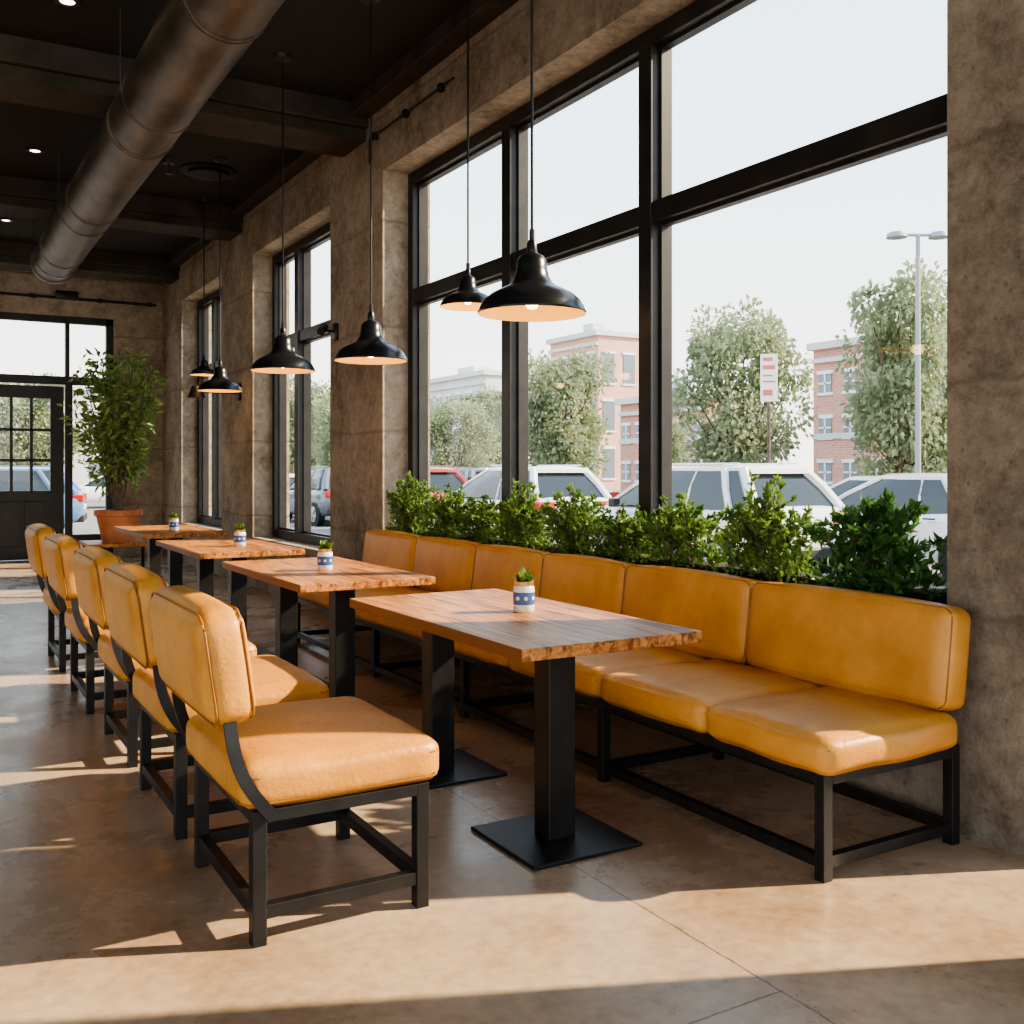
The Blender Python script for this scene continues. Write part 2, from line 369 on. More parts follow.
for y, w in ((8.1, .62), (11.85, .62), (15.1, .6)):
    bm = bmesh.new(); box(bm, -7, XW, y-w/2, y+w/2, 4.13, ZC, 0, bev=.01); box(bm, -7, XW, y-w/2+.05, y+w/2-.05, 4.03, 4.13, 0, bev=.01)
    mkobj('ceiling_beam', bm, M_beam)
bm = bmesh.new(); box(bm, XW-.16, XW, -4, YB, 4.2, ZC, bev=.01); mkobj('trim_1', bm, M_beam)
bm = bmesh.new()
cyl(bm, (XW-.03, 6.2, 4.0), (XW-.03, 7.7, 4.0), .008); cyl(bm, (XW-.03, 7.7, 4.0), (XW-.03, 7.7, 3.8), .008)
for y in (6.4, 7.0, 7.6): box(bm, XW-.05, XW-.005, y-.025, y+.025, 3.97, 4.025, bev=.005)
mkobj('electrical_conduit', bm, M_steel, smooth=True)
bm = bmesh.new()
cyl(bm, (0, YB-.04, 3.8), (3.1, YB-.04, 3.8), .02)
for x in (.5, 1.4, 2.3, 3.0): box(bm, x-.03, x+.03, YB-.07, YB-.005, 3.77, 3.83)
box(bm, 1.7, 2.0, YB-.08, YB-.005, 3.78, 3.9, bev=.01)
mkobj('electrical_conduit', bm, M_steel, smooth=True)
bm = bmesh.new(); dx, dz, dr = 1.38, 3.775, .235
cyl(bm, (dx, -3, dz), (dx, 13.2, dz), dr, seg=48)
for i in range(7):
    y = -1.6+i*2.3
    for s in (-.02, .02): cyl(bm, (dx, y+s-.01, dz), (dx, y+s+.01, dz), dr+.009, seg=48)
cyl(bm, (dx, 13.12, dz), (dx, 13.22, dz), dr+.015, seg=48)
for y in (4.2, 7.0, 10.4, 12.8):
    cyl(bm, (dx, y-.02, dz), (dx, y+.02, dz), dr+.008, seg=48)
    cyl(bm, (dx-dr-.01, y, dz), (dx-dr-.01, y, ZC), .005, seg=6); cyl(bm, (dx+dr+.01, y, dz), (dx+dr+.01, y, ZC), .005, seg=6)
mkobj('air_duct', bm, M_duct, smooth=True)
M_lens = simple('downlight_lens', (1, .9, .7), .5, emit=(1, .75, .42), es=8)
for (x, y) in ((.94, 10.5), (.82, 7.05), (-.6, 6.2), (2.35, 4.4), (.9, 13.6)):
    e = empty('recessed_downlight', (x, y, ZC))
    bm = bmesh.new(); lathe(bm, [(.08, .0), (.08, -.012), (.05, -.012), (.045, .0)], 24); mkobj('trim_ring', bm, M_steel, e)
    bm = bmesh.new(); cyl(bm, (0, 0, -.008), (0, 0, -.001), .045, seg=24); mkobj('lens', bm, M_lens, e)
for (x, y) in ((2.1, 10.2), (1.9, 6.0)):
    bm = bmesh.new(); cyl(bm, (x, y, ZC), (x, y, ZC-.03), .06); cyl(bm, (x, y, ZC-.03), (x, y, ZC-.12), .012); cyl(bm, (x, y, ZC-.12), (x, y, ZC-.13), .035)
    mkobj('sprinkler_head', bm, M_duct, smooth=True)
# ------------------------------------------------------------------ pendants
def pendant(x, y, zr, d):
    e = empty('pendant_lamp', (x, y, zr)); s = d/.46
    bm = bmesh.new()
    prof = [(.23, 0), (.232, .008), (.228, .014), (.222, .03), (.205, .058), (.175, .083), (.14, .102), (.105, .118), (.085, .135), (.072, .16), (.066, .19), (.064, .225), (.05, .245), (.03, .255), (.022, .262), (.022, .30), (.014, .315), (.0, .318)]
    lathe(bm, [(r*s, z*s) for r, z in prof], 48)
    mkobj('shade_outer', bm, M_shade, e, smooth=True)
    bm = bmesh.new()
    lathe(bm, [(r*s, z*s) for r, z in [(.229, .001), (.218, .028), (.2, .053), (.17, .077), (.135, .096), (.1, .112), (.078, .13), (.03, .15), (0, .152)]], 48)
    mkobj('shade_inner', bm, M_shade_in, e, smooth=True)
    bm = bmesh.new(); lathe(bm, [(0, .02*s), (.02*s, .025*s), (.033*s, .045*s), (.033*s, .062*s), (.02*s, .09*s), (.014*s, .11*s), (.014*s, .15*s)], 20)
    mkobj('bulb', bm, M_bulb, e, smooth=True)
    bm = bmesh.new(); H = ZC-zr
    cyl(bm, (0, 0, .31*s), (0, 0, H), .0065, seg=8); cyl(bm, (0, 0, .31*s), (0, 0, .36*s), .012, seg=12)
    lathe(bm, [(0, H-.035), (.03, H-.035), (.065, H-.02), (.07, H)], 24)
    mkobj('cord_and_canopy', bm, M_steel, e, smooth=True)
    l = bpy.data.lights.new('bulb_light', 'POINT'); l.energy = 1.5; l.color = (1, .60, .28); l.shadow_soft_size = .03
    o = bpy.data.objects.new('bulb_light', l); C.objects.link(o); o.parent = e; o.location = (0, 0, .0)
for u, z, v, d in ((532, 4.3, 314, .46), (371, 6.45, 361, .46), (283, 7.37, 371, .46), (220, 9.8, 391, .42), (468, 5.95, 307, .33), (204, 11.3, 375, .30)):
    X, Y = cam2w(u, z); pendant(X, Y, 1.3+(470-v)*z/1010, d)
X, Y = cam2w(220, 9.8)
bm = bmesh.new(); cyl(bm, (X, Y+.45, ZC-.02), (X, Y+.45, ZC), .28, seg=32); cyl(bm, (X, Y+.45, ZC-.05), (X, Y+.45, ZC-.02), .2, seg=32); mkobj('ceiling_speaker', bm, M_steel, smooth=True)
bm = bmesh.new()
box(bm, XW-.04, XW-.002, 11.6, 11.72, 2.1, 2.3, bev=.01); cyl(bm, (XW-.02, 11.66, 2.2), (XW-.5, 11.66, 2.2), .025); cyl(bm, (XW-.5, 11.66, 2.25), (XW-.5, 11.66, 2.12), .05, .1)
mkobj('wall_arm_lamp', bm, M_steel, smooth=True)
bm = bmesh.new()
box(bm, XW-.03, XW-.002, 8.48, 8.56, 2.45, 2.6, bev=.006); cyl(bm, (XW-.02, 8.52, 2.53), (XW-.12, 8.52, 2.53), .012); cyl(bm, (XW-.17, 8.47, 2.51), (XW-.1, 8.57, 2.57), .035)
mkobj('wall_spotlight', bm, M_steel, smooth=True)
# ------------------------------------------------------------------ tables
def jar(parent_name, x, y, z, seed=1):
    e = empty(parent_name, (x, y, z)); rr = random.Random(seed)
    bm = bmesh.new(); lathe(bm, [(0, 0), (.036, 0), (.041, .006), (.042, .03)], 28, 0); lathe(bm, [(.0425, .03), (.0428, .078)], 28, 1); lathe(bm, [(.042, .078), (.040, .098), (.034, .105)], 28, 0)
    lathe(bm, [(.037, .100), (.038, .118), (.034, .12), (.032, .112), (0, .11)], 28, 2)
    for a in (205, 250, 295):
        an = math.radians(a); cyl(bm, (.0420*math.cos(an), .0420*math.sin(an), .055), (.0438*math.cos(an), .0438*math.sin(an), .055), .008, seg=10, mi=0)
    mkobj('jar', bm, [M_ceram, M_blue, M_gold], e, smooth=True)
    bm = bmesh.new()
    for i in range(90):
        a = rr.uniform(0, 6.28); el = rr.uniform(.2, 1.5); L = rr.uniform(.03, .065)
        d = Vector((math.cos(a)*math.cos(el), math.sin(a)*math.cos(el), math.sin(el)))
        b0 = Vector((rr.uniform(-.02, .02), rr.uniform(-.02, .02), .11)); s = d.cross(Vector((0, 0, 1))).normalized()*.009
        mid = b0+d*L*.6+Vector((0, 0, .004)); tip = b0+d*L
        vs = [bm.verts.new(p) for p in (b0-s*.3, mid-s, tip, mid+s, b0+s*.3)]; bm.faces.new(vs)
    mkobj('succulent', bm, M_leafb, e)
def table(x, y):
    e = empty('dining_table', (x, y, 0))
    bm = bmesh.new(); box(bm, -.36, .36, -.72, .72, .71, .75, bev=.004); mkobj('tabletop', bm, M_wood, e)
    for i, yy in enumerate((-.37, .56)):
        bm = bmesh.new(); box(bm, -.07, .04, yy-.05, yy+.05, .012, .695, bev=.004); box(bm, -.235, .205, yy-.22, yy+.22, 0, .014, bev=.004)
        box(bm, -.22, .22, yy-.13, yy+.13, .695, .71)
        mkobj('pedestal_%d' % (i+1), bm, M_steel, e)
    return e
for i, (x, y) in enumerate(((1.95, 3.37), (1.93, 5.40), (1.95, 7.5), (2.0, 9.75))): table(x, y)
for i, (x, y) in enumerate(((2.025, 3.36), (1.92, 5.3), (2.0, 7.3), (2.0, 9.5))): jar('jar_succulent', x, y, .75, seed=i)
# ------------------------------------------------------------------ chairs
def chair():
    e = empty('dining_chair', (.78, 2.72, 0)); W = .68; D = .53; t = .02
    bm = bmesh.new()
    for x in (t, D-t):
        for y in (t, W-t): box(bm, x-t, x+t, y-t, y+t, 0, .37, bev=.002)
    for x in (t, D-t): box(bm, x-t, x+t, 2*t, W-2*t, .335, .37, bev=.002)
    for y in (t, W-t): box(bm, 2*t, D-2*t, y-t, y+t, .335, .37, bev=.002)
    for y in (t, W-t): box(bm, 2*t, D-2*t, y-.017, y+.017, .07, .108, bev=.002)
    for x in (t, D-t): box(bm, x-.017, x+.017, 2*t, W-2*t, .07, .108, bev=.002)
    mkobj('frame', bm, M_steel, e)
    bm = bmesh.new()
    for y, yi in ((-.014, .03), (W+.014, W-.03)):
        P = [Vector((.055, y, .35)), Vector((-.01, y, .43)), Vector((-.065, y, .48)), Vector((-.06, yi, .70))]
        pts = []
        for k in range(15):
            s = k/14; pts.append(P[0]*(1-s)**3+P[1]*3*s*(1-s)**2+P[2]*3*s*s*(1-s)+P[3]*s**3)
        tube(bm, pts, .02, seg=4, flat=(.017, .007))
    mkobj('back_brackets', bm, M_steel, e)
    bm = bmesh.new(); cushion(bm, (D/2+.005, W/2, .435), (.60, .70, .13), .04, .02, seed=3, wr=.0015)
    mkobj('seat', bm, M_leather, e)
    bm = bmesh.new(); tube(bm, rrect(.30, .35, .045, .022, (D/2+.005, W/2, .44)), .0042, 6, closed=True)
    tube(bm, rrect(.297, .347, .045, -.045, (D/2+.005, W/2, .435)), .0042, 6, closed=True)
    mkobj('seat_piping', bm, M_seam, e, smooth=True)
    bm = bmesh.new()
    for q in range(30):
        a = (q+.5)/30*.56-.01
        for b in (-.011, W+.011): cyl(bm, (a, b+(.006 if b < 0 else -.006), .398), (a, b, .398), .004, .003, seg=6)
        b = (q+.5)/30*(W-.04)+.02
        for a in (-.033, D+.043): cyl(bm, (a+(.006 if a < 0 else -.006), b, .398), (a, b, .398), .004, .003, seg=6)
    mkobj('nailheads', bm, M_nail, e)
    Mx = Matrix.Translation((-.065, W/2, .765)) @ Matrix.Rotation(math.radians(-8), 4, 'Y')
    bm = bmesh.new(); cushion(bm, (0, 0, 0), (.135, .70, .31), .05, .02, seed=5, M=Mx)
    mkobj('backrest', bm, M_leather, e)
    bm = bmesh.new()
    for z in (.05, -.05):
        tube(bm, [Mx @ p for p in rrect(.153, .348, .055, z, (0, 0, 0), ax='X')], .0038, 6, closed=True)
    mkobj('backrest_piping', bm, M_seam, e, smooth=True)
    return e
c0 = chair()
for i, off in enumerate((.93, 1.92, 3.05, 4.35)):
    dup(c0, 'dining_chair', (.775+[.0, .01, -.01, .0][i], 2.72+off, 0), rot=(0, 0, 0))
# ------------------------------------------------------------------ banquette
e = empty('banquette_bench'); bm = bmesh.new()
XB0, XB1 = 2.45, 3.12; Y0, Y1 = 2.24, 7.45; t = .02
ys = [Y0+.02, 3.45, 4.7, 5.9, Y1-.02]
for y in ys:
    for x in (XB0+t, XB1-t): box(bm, x-t, x+t, y-t, y+t, 0, .345, bev=.002)
    box(bm, XB0+2*t, XB1-2*t, y-.017, y+.017, .04, .078, bev=.002); box(bm, XB0+2*t, XB1-2*t, y-t, y+t, .305, .345, bev=.002)
for x in (XB0+t, XB1-t):
    for a, b in zip(ys, ys[1:]):
        box(bm, x-t, x+t, a+t, b-t, .305, .345, bev=.002); box(bm, x-.017, x+.017, a+t, b-t, .04, .078, bev=.002)
for y in ys: box(bm, XB1-.02, XB1+.02, y-t+.08, y+t+.08, .345, .7, bev=.002)
mkobj('frame', bm, M_steel, e)
seams = [2.19, 2.77, 3.42, 4.18, 4.90, 5.62, 6.52, 7.45]
for i, (a, b) in enumerate(zip(seams, seams[1:])):
    bm = bmesh.new(); c = ((XB0+3.06)/2-.015, (a+b)/2, .405)
    cushion(bm, c, (3.07-XB0+.03, b-a-.008, .12), .038, .026, seed=i, wr=.004)
    mkobj('seat_cushion_%d' % (i+1), bm, M_leather, e)
    bm = bmesh.new(); tube(bm, rrect((3.07-XB0+.03)/2, (b-a-.008)/2, .045, .022, c), .0038, 6, closed=True)
    tube(bm, rrect((3.07-XB0+.03)/2-.002, (b-a-.008)/2-.002, .045, -.03, c), .0038, 6, closed=True); mkobj('seat_piping_%d' % (i+1), bm, M_seam, e, smooth=True)
bs = [2.20, 3.17, 4.05, 4.82, 5.62, 6.5, 7.45]
for i, (a, b) in enumerate(zip(bs, bs[1:])):
    Mx = Matrix.Translation((3.065, (a+b)/2, .65)) @ Matrix.Rotation(math.radians(7), 4, 'Y')
    bm = bmesh.new(); cushion(bm, (0, 0, 0), (.13, b-a-.008, .35), .035, .018, seed=20+i, M=Mx); mkobj('back_cushion_%d' % (i+1), bm, M_leather, e)
    bm = bmesh.new()
    for z in (.048, -.048): tube(bm, [Mx @ p for p in rrect(.172, (b-a-.008)/2-.003, .04, z, (0, 0, 0), ax='X')], .0036, 6, closed=True)
    mkobj('back_piping_%d' % (i+1), bm, M_seam, e, smooth=True)
# ------------------------------------------------------------------ plants
def leaf(bm, p, d, L, w, rr, mi=0, fold=.25):
    d = d.normalized(); a = Vector((rr.uniform(-1, 1), rr.uniform(-1, 1), rr.uniform(-.2, 1)))
    s = d.cross(a)
    if s.length < 1e-3: s = Vector((1, 0, 0))
    s.normalize(); n = s.cross(d)
    m = p+d*L*.45
    v = [bm.verts.new(q) for q in (p, m+s*w/2+n*w*fold, p+d*L-n*L*.08, m-s*w/2+n*w*fold, m)]
    f = bm.faces.new((v[0], v[4], v[2], v[1])); f.material_index = mi
    f = bm.faces.new((v[0], v[3], v[2], v[4])); f.material_index = mi
def shrub_mesh(seed, n=1250, nst=60, L=.034):
    rr = random.Random(seed); bm = bmesh.new()
    lumps = [(Vector((rr.uniform(-.3, .2), rr.uniform(-.6, .6), rr.uniform(-.5, .45))), rr.uniform(.35, .55)) for _ in range(10)]
    lumps += [(Vector((-.2, y, -.5)), .45) for y in (-.7, -.25, .25, .7)]
    for i in range(n):
        c, r = rr.choice(lumps)
        d = Vector((rr.gauss(-.1, 1), rr.gauss(0, 1), rr.gauss(.15, 1))).normalized()
        p = c+d*r*rr.uniform(.5, 1.0)
        q = Vector((max(-.21, min(.155, p.x*.19)), p.y*.30, max(-.11, p.z*.17)))
        dd = (d+Vector((rr.uniform(-.6, .6), rr.uniform(-.6, .6), rr.uniform(0, .9)))).normalized()
        if q.x > .12: dd.x = -abs(dd.x)
        leaf(bm, q, dd, L*rr.uniform(.7, 1.3), L*.6, rr)
    for i in range(nst):
        a = rr.uniform(0, 6.28); t = rr.random()**.6
        base = Vector((rr.uniform(-.05, .05), rr.uniform(-.16, .16), -.10))
        hgt = rr.uniform(.72, 1.15)*(1-.4*t*t)
        tip = Vector((math.cos(a)*.20*t, math.sin(a)*.33*t, -.08+.32*hgt*rr.uniform(.75, 1.05)))
        tip.x = max(-.20, min(.15, tip.x))
        mid = base.lerp(tip, .55)+Vector((0, 0, .05))
        pts = [base, base.lerp(mid, .5), mid, mid.lerp(tip, .5)+Vector((0, 0, .012)), tip]
        tube(bm, pts, .0022, 4, mi=1)
        for j in range(22):
            s = rr.uniform(.9, 1.0) if j < 5 else rr.uniform(.35, 1.0)
            s *= 4; k = min(int(s), 3); p = pts[k].lerp(pts[k+1], s-k)
            ax = (pts[k+1]-pts[k]).normalized()
            d = (ax*rr.uniform(.2, .9)+Vector((rr.gauss(0, .6), rr.gauss(0, .6), rr.gauss(.15, .4)))).normalized()
            if p.x > .12: d.x = -abs(d.x)
            leaf(bm, p, d, L*rr.uniform(.7, 1.35), L*.55, rr)
    me = bpy.data.meshes.new('shrub'); bm.to_mesh(me); bm.free()
    return me
sm = []
for s in (1, 2, 3, 5):
    me = shrub_mesh(s)
    for m in (M_leafb, M_bark): me.materials.append(m)
    sm.append(me)
me = shrub_mesh(9, 800, 55, .052)
for m in (M_leafd, M_bark): me.materials.append(m)
sm.append(me)
for i, (y, k, h) in enumerate(((2.72, .92, 1.05), (3.32, 1.0, 1.18), (3.90, .95, 1.02), (4.38, .85, .82), (4.84, .9, 1.02), (5.42, 1.0, 1.05), (5.95, .95, .85), (6.45, 1, 1.08), (7.08, 1.0, 1.2))):
    o = bpy.data.objects.new('boxwood_shrub', sm[4] if i == 0 else sm[i % 4]); C.objects.link(o)
    o.location = (3.27, y, .86+.06*h); o.scale = (.9, k, h)
bm = bmesh.new(); box(bm, 3.215, 3.40, 2.4, 7.44, .722, .84, 0, bev=.004); box(bm, 3.225, 3.39, 2.41, 7.43, .84, .845, 1); mkobj('planter_box', bm, [M_steel, M_soil])
e = empty('potted_ficus_tree', (2.02, 12.6, .46)); rr = random.Random(4)
bm = bmesh.new(); lathe(bm, [(0, 0), (.18, 0), (.245, .30), (.25, .30), (.27, .31), (.27, .37), (.235, .37), (.23, .33), (0, .33)], 36); mkobj('terracotta_pot', bm, M_terra, e, smooth=True)
bm = bmesh.new(); cyl(bm, (0, 0, .32), (0, 0, .335), .225, seg=24); mkobj('soil', bm, M_soil, e)
bm = bmesh.new(); tips = []
for i in range(18):
    a = i/18*6.28+rr.uniform(-.3, .3); rad = rr.uniform(.12, .68); h = 2.42-rad*1.6*rr.uniform(.5, 1.1)
    pts = []
    for k in range(9):
        s = k/8; pts.append(Vector((math.cos(a)*(rad*s**1.3)+.03*math.cos(a), math.sin(a)*(rad*s**1.3)+.03*math.sin(a), .33+(h-.33)*s)))
    tube(bm, pts, lambda s: .016*(1-s)+.003, 6); tips.append(pts)
mkobj('stems', bm, M_bark, e, smooth=True)
bm = bmesh.new()
for pts in tips:
    for j in range(125):
        s = rr.uniform(.3, 1.0); k = s*8; i0 = min(int(k), 7); p = pts[i0].lerp(pts[i0+1], k-i0)
        sp = .22*(1-abs(s-.5)*.9)
        d = Vector((rr.gauss(0, 1), rr.gauss(0, 1), rr.gauss(0, .6))).normalized(); q = p+d*rr.uniform(.02, sp)
        leaf(bm, q, d+Vector((0, 0, rr.uniform(-.7, .5))), rr.uniform(.08, .14), .045, rr)
mkobj('foliage', bm, M_leaff, e)
bm = bmesh.new(); box(bm, -.38, .38, -.38, .38, .42, .46, 0, bev=.004)
for x in (-.33, .33):
    for y in (-.33, .33): box(bm, x-.02, x+.02, y-.02, y+.02, 0, .42, 1)
for s in (-.33, .33): box(bm, -.31, .31, s-.015, s+.015, .08, .11, 1); box(bm, s-.015, s+.015, -.31, .31, .08, .11, 1)
mkobj('plant_stand', bm, [M_wood, M_steel], loc=(2.02, 12.6, 0))
# ------------------------------------------------------------------ exterior
GZ = -.25
M_asph = noisy('asphalt', (.17, .165, .16), (.25, .24, .23), scale=3, rough=.9, bump=.2, bscale=60)
M_walk = noisy('sidewalk_concrete', (.38, .36, .33), (.52, .5, .46), scale=2, rough=.9)
bm = bmesh.new(); box(bm, XO+.01, 200, -120, 220, GZ-.3, GZ); box(bm, -200, XO, YB+.31, 220, GZ-.3, GZ); mkobj('parking_lot_ground', bm, M_asph)
bm = bmesh.new(); box(bm, XO+.01, 7.2, -20, 24, GZ, -.1); mkobj('sidewalk', bm, M_walk)
bm = bmesh.new()
for i in range(10): box(bm, 9.0, 11.4, -4.6+i*5.4, -4.5+i*5.4, GZ, GZ+.005)
mkobj('parking_lines', bm, M_white)
M_cglass = simple('car_glass', (.02, .026, .03), .05, spec=.8)
M_tire = simple('tire_rubber', (.015, .015, .015), .8)
M_rim = simple('alloy_rim', (.45, .46, .48), .3, .8)
M_red = simple('tail_lamp', (.50, .02, .02), .2)
M_plast = simple('black_trim', (.02, .02, .022), .5)
M_head = simple('head_lamp', (.75, .78, .8), .1)
def car(loc, col, rotz=0, H=1.0, kind='suv'):
    P = simple('car_paint', col, .22, .1); P.node_tree.nodes['Principled BSDF'].inputs['Coat Weight'].default_value = .6
    e = empty('car', loc, (0, 0, rotz))
    if kind == 'suv':
        st = [(0, .5, .86, .72), (.03, .42, .98, .82), (.12, .34, 1.04, .87), (.5, .28, 1.07, .915), (1.2, .26, 1.05, .93), (2.2, .25, 1.03, .93), (3.1, .25, 1.01, .92), (3.4, .26, 1.01, .905), (3.9, .28, .95, .88), (4.25, .32, .86, .83), (4.45, .40, .72, .72), (4.5, .46, .62, .6)]
        gb = [(.14, .80), (.6, .84), (1.5, .85), (2.6, .85), (3.45, .80)]; gt = [(.62, .56), (.95, .61), (1.5, .63), (2.0, .61), (2.35, .56)]; zt = 1.55; zb = 1.04
    else:
        st = [(0, .5, .82, .70), (.04, .42, .92, .80), (.15, .34, .96, .85), (.6, .28, .98, .89), (1.2, .26, .95, .9), (2.2, .25, .92, .9), (3.1, .25, .91, .9), (3.4, .26, .91, .885), (3.9, .28, .85, .86), (4.3, .32, .75, .81), (4.55, .40, .63, .70), (4.6, .46, .56, .58)]
        gb = [(.45, .76), (.9, .80), (1.6, .81), (2.6, .81), (3.45, .76)]; gt = [(1.1, .55), (1.35, .58), (1.7, .59), (2.15, .58), (2.45, .54)]; zt = 1.36; zb = .90
    bm = bmesh.new(); rings = []
    for (y, b, t, w) in st:
        h = t-b; pr = [(.0, t+.015), (.55*w, t+.012), (.84*w, t-.01), (.95*w, t-.07*h/.6), (1.0*w, t-.28*h), (1.0*w, b+.35*h), (.97*w, b+.12*h), (.88*w, b), (0, b)]
        full = pr+[(-x, z) for x, z in pr[-2:0:-1]]
        rings.append([bm.verts.new((x, y, z)) for x, z in full])
    n = len(rings[0])
    for a, b in zip(rings, rings[1:]):
        for i in range(n): bm.faces.new((a[i], a[(i+1) % n], b[(i+1) % n], b[i]))
    bm.faces.new(rings[0]); bm.faces.new(rings[-1])
    mkobj('body', bm, P, e, smooth=True)
    bm = bmesh.new(); ra = []
    for (yb, wb), (yt, wt) in zip(gb, gt):
        wm = (wb*.55+wt*.45)+.015; ym = (yb*.5+yt*.5); zm = (zb+zt)/2
        half = [(wb, yb, zb-.03), (wm, ym, zm), (wt, yt, zt)]
        ra.append([bm.verts.new(p) for p in half]+[bm.verts.new((-x, y, z)) for x, y, z in half[::-1]])
    for a, b in zip(ra, ra[1:]):
        for i in range(5): bm.faces.new((a[i], a[i+1], b[i+1], b[i]))
    bm.faces.new(ra[0]); bm.faces.new(ra[-1])
    mkobj('windows', bm, M_cglass, e)
    bm = bmesh.new(); rr_ = []
    ro = [(gt[0][0]-.12, gt[0][1]-.01, -.02)]+[(y, w+.015, .05) for y, w in gt]+[(gt[-1][0]+.08, gt[-1][1], -.02)]
    for (y, w, dz_) in ro:
        rr_.append([bm.verts.new(p) for p in ((w, y, zt-.05), (w*.97, y, zt+.02+dz_*.3), (w*.7, y, zt+.03+dz_*.7), (0, y, zt+.035+dz_*.8), (-w*.7, y, zt+.03+dz_*.7), (-w*.97, y, zt+.02+dz_*.3), (-w, y, zt-.05))])
    for a, b in zip(rr_, rr_[1:]):
        for i in range(7): bm.faces.new((a[i], a[(i+1) % 7], b[(i+1) % 7], b[i]))
    bm.faces.new(rr_[0]); bm.faces.new(rr_[-1])
    for s in (1, -1):
        for k, rad in ((0, .08), (1, .06), (2, .02), (4, .04)):
            (yb, wb), (yt, wt) = gb[k], gt[k]; wm = (wb*.55+wt*.45)+.01
            tube(bm, [(s*wb, yb, zb-.04), (s*wm, (yb+yt)/2, (zb+zt)/2), (s*wt, yt, zt)], rad, 6)
        if kind == 'suv': cyl(bm, (s*.56, gt[0][0]+.1, zt+.09), (s*.55, gt[-1][0]-.1, zt+.09), .012, seg=6)
    mkobj('roof_and_pillars', bm, P, e, smooth=True)
    bm = bmesh.new()
    for y in (.82, 3.62):
        for s in (1, -1):
            cyl(bm, (s*.70, y, .33), (s*.925, y, .33), .335, seg=28, mi=0); cyl(bm, (s*.926, y, .33), (s*.935, y, .33), .22, seg=20, mi=1)
            cyl(bm, (s*.88, y, .36), (s*.918, y, .36), .40, seg=28, mi=2)
            for q in range(5):
                a = q*1.2566; cyl(bm, (s*.94, y, .33), (s*.94, y+.2*math.cos(a), .33+.2*math.sin(a)), .022, seg=6, mi=1)
    mkobj('wheels', bm, [M_tire, M_rim, M_plast], e, smooth=True)
    bm = bmesh.new(); tz = .90 if kind == 'suv' else .84
    for s in (1, -1):
        box(bm, s*.48 if s > 0 else -.86, s*.86 if s > 0 else -.48, -.02, .26, tz-.08, tz+.08, 0, bev=.02)
        box(bm, .5 if s > 0 else -.78, .78 if s > 0 else -.5, 4.2, 4.44, .68, .78, 1, bev=.02)
        box(bm, .93 if s > 0 else -1.06, 1.06 if s > 0 else -.93, 2.95, 3.1, .98, 1.11, 2, bev=.02)
        for yy in (1.35, 2.35): box(bm, s*.93-.012, s*.93+.012, yy-.09, yy+.09, .84, .86, 2)
    box(bm, -.26, .26, -.03, .05, .62, .74, 3); box(bm, -.8, .8, -.03, .2, .34, .5, 2, bev=.03); box(bm, -.7, .7, 4.3, 4.52, .34, .5, 2, bev=.03)
    mkobj('lamps_and_trim', bm, [M_red, M_head, M_plast, M_white], e)
    e.scale = (1, 1, H)
    return e
W = (.78, .79, .80)
car((10.3, 9.7, GZ), W); car((10.3, 15.2, GZ), W); car((10.3, 20.6, GZ), (.35, .05, .04)); car((10.3, 26, GZ), (.12, .14, .18)); car((10.3, 31.4, GZ), W, kind='sedan'); car((10.3, 36.8, GZ), (.08, .13, .3))
car((12.6, 7.5, GZ), W, kind='sedan', H=1.05); car((16.5, 11.5, GZ), W, kind='sedan')
car((16.5, 17.3, GZ), (.3, .32, .35)); car((16.5, 23.5, GZ), W, kind='sedan'); car((17, 30, GZ), (.4, .4, .42))
car((3.4, 26, GZ), (.1, .2, .35), rotz=math.radians(80)); car((9, 44, GZ), W, rotz=math.radians(85), kind='sedan')
def tree_mesh(seed, n=8500):
    rr = random.Random(seed); bm = bmesh.new()
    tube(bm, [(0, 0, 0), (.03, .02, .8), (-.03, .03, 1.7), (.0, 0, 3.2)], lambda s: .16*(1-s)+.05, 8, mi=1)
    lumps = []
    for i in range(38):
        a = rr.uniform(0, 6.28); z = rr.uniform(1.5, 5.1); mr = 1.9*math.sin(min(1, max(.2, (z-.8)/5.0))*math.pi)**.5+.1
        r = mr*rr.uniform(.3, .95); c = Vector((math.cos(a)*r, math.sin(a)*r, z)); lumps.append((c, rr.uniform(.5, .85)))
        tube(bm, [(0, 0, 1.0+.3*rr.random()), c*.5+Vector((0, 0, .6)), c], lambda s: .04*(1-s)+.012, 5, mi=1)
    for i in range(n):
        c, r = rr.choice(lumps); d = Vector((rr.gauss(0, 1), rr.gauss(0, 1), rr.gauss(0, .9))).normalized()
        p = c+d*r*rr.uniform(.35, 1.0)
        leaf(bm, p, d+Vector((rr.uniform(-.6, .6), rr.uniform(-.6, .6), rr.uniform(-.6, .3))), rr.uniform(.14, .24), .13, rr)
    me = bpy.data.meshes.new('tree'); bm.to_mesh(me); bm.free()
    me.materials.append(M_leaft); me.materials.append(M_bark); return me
tm = [tree_mesh(s) for s in (11, 12, 13)]
def tree(u, z, vtop, i, wpx=None):
    X, Y = cam2w(u, z); H = 1.3+(470-vtop)*z/1010-GZ; s = H/5.9
    o = bpy.data.objects.new('street_tree', tm[i % 3]); C.objects.link(o); o.location = (X, Y, GZ)
    sw = (wpx*z/1010/4.3) if wpx else s
    o.scale = (sw, sw, s); o.rotation_euler = (0, 0, i*1.3)
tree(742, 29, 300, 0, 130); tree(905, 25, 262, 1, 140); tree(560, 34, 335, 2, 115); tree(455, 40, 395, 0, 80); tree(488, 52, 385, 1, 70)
tree(672, 38, 418, 1, 50); tree(990, 30, 280, 2, 120)
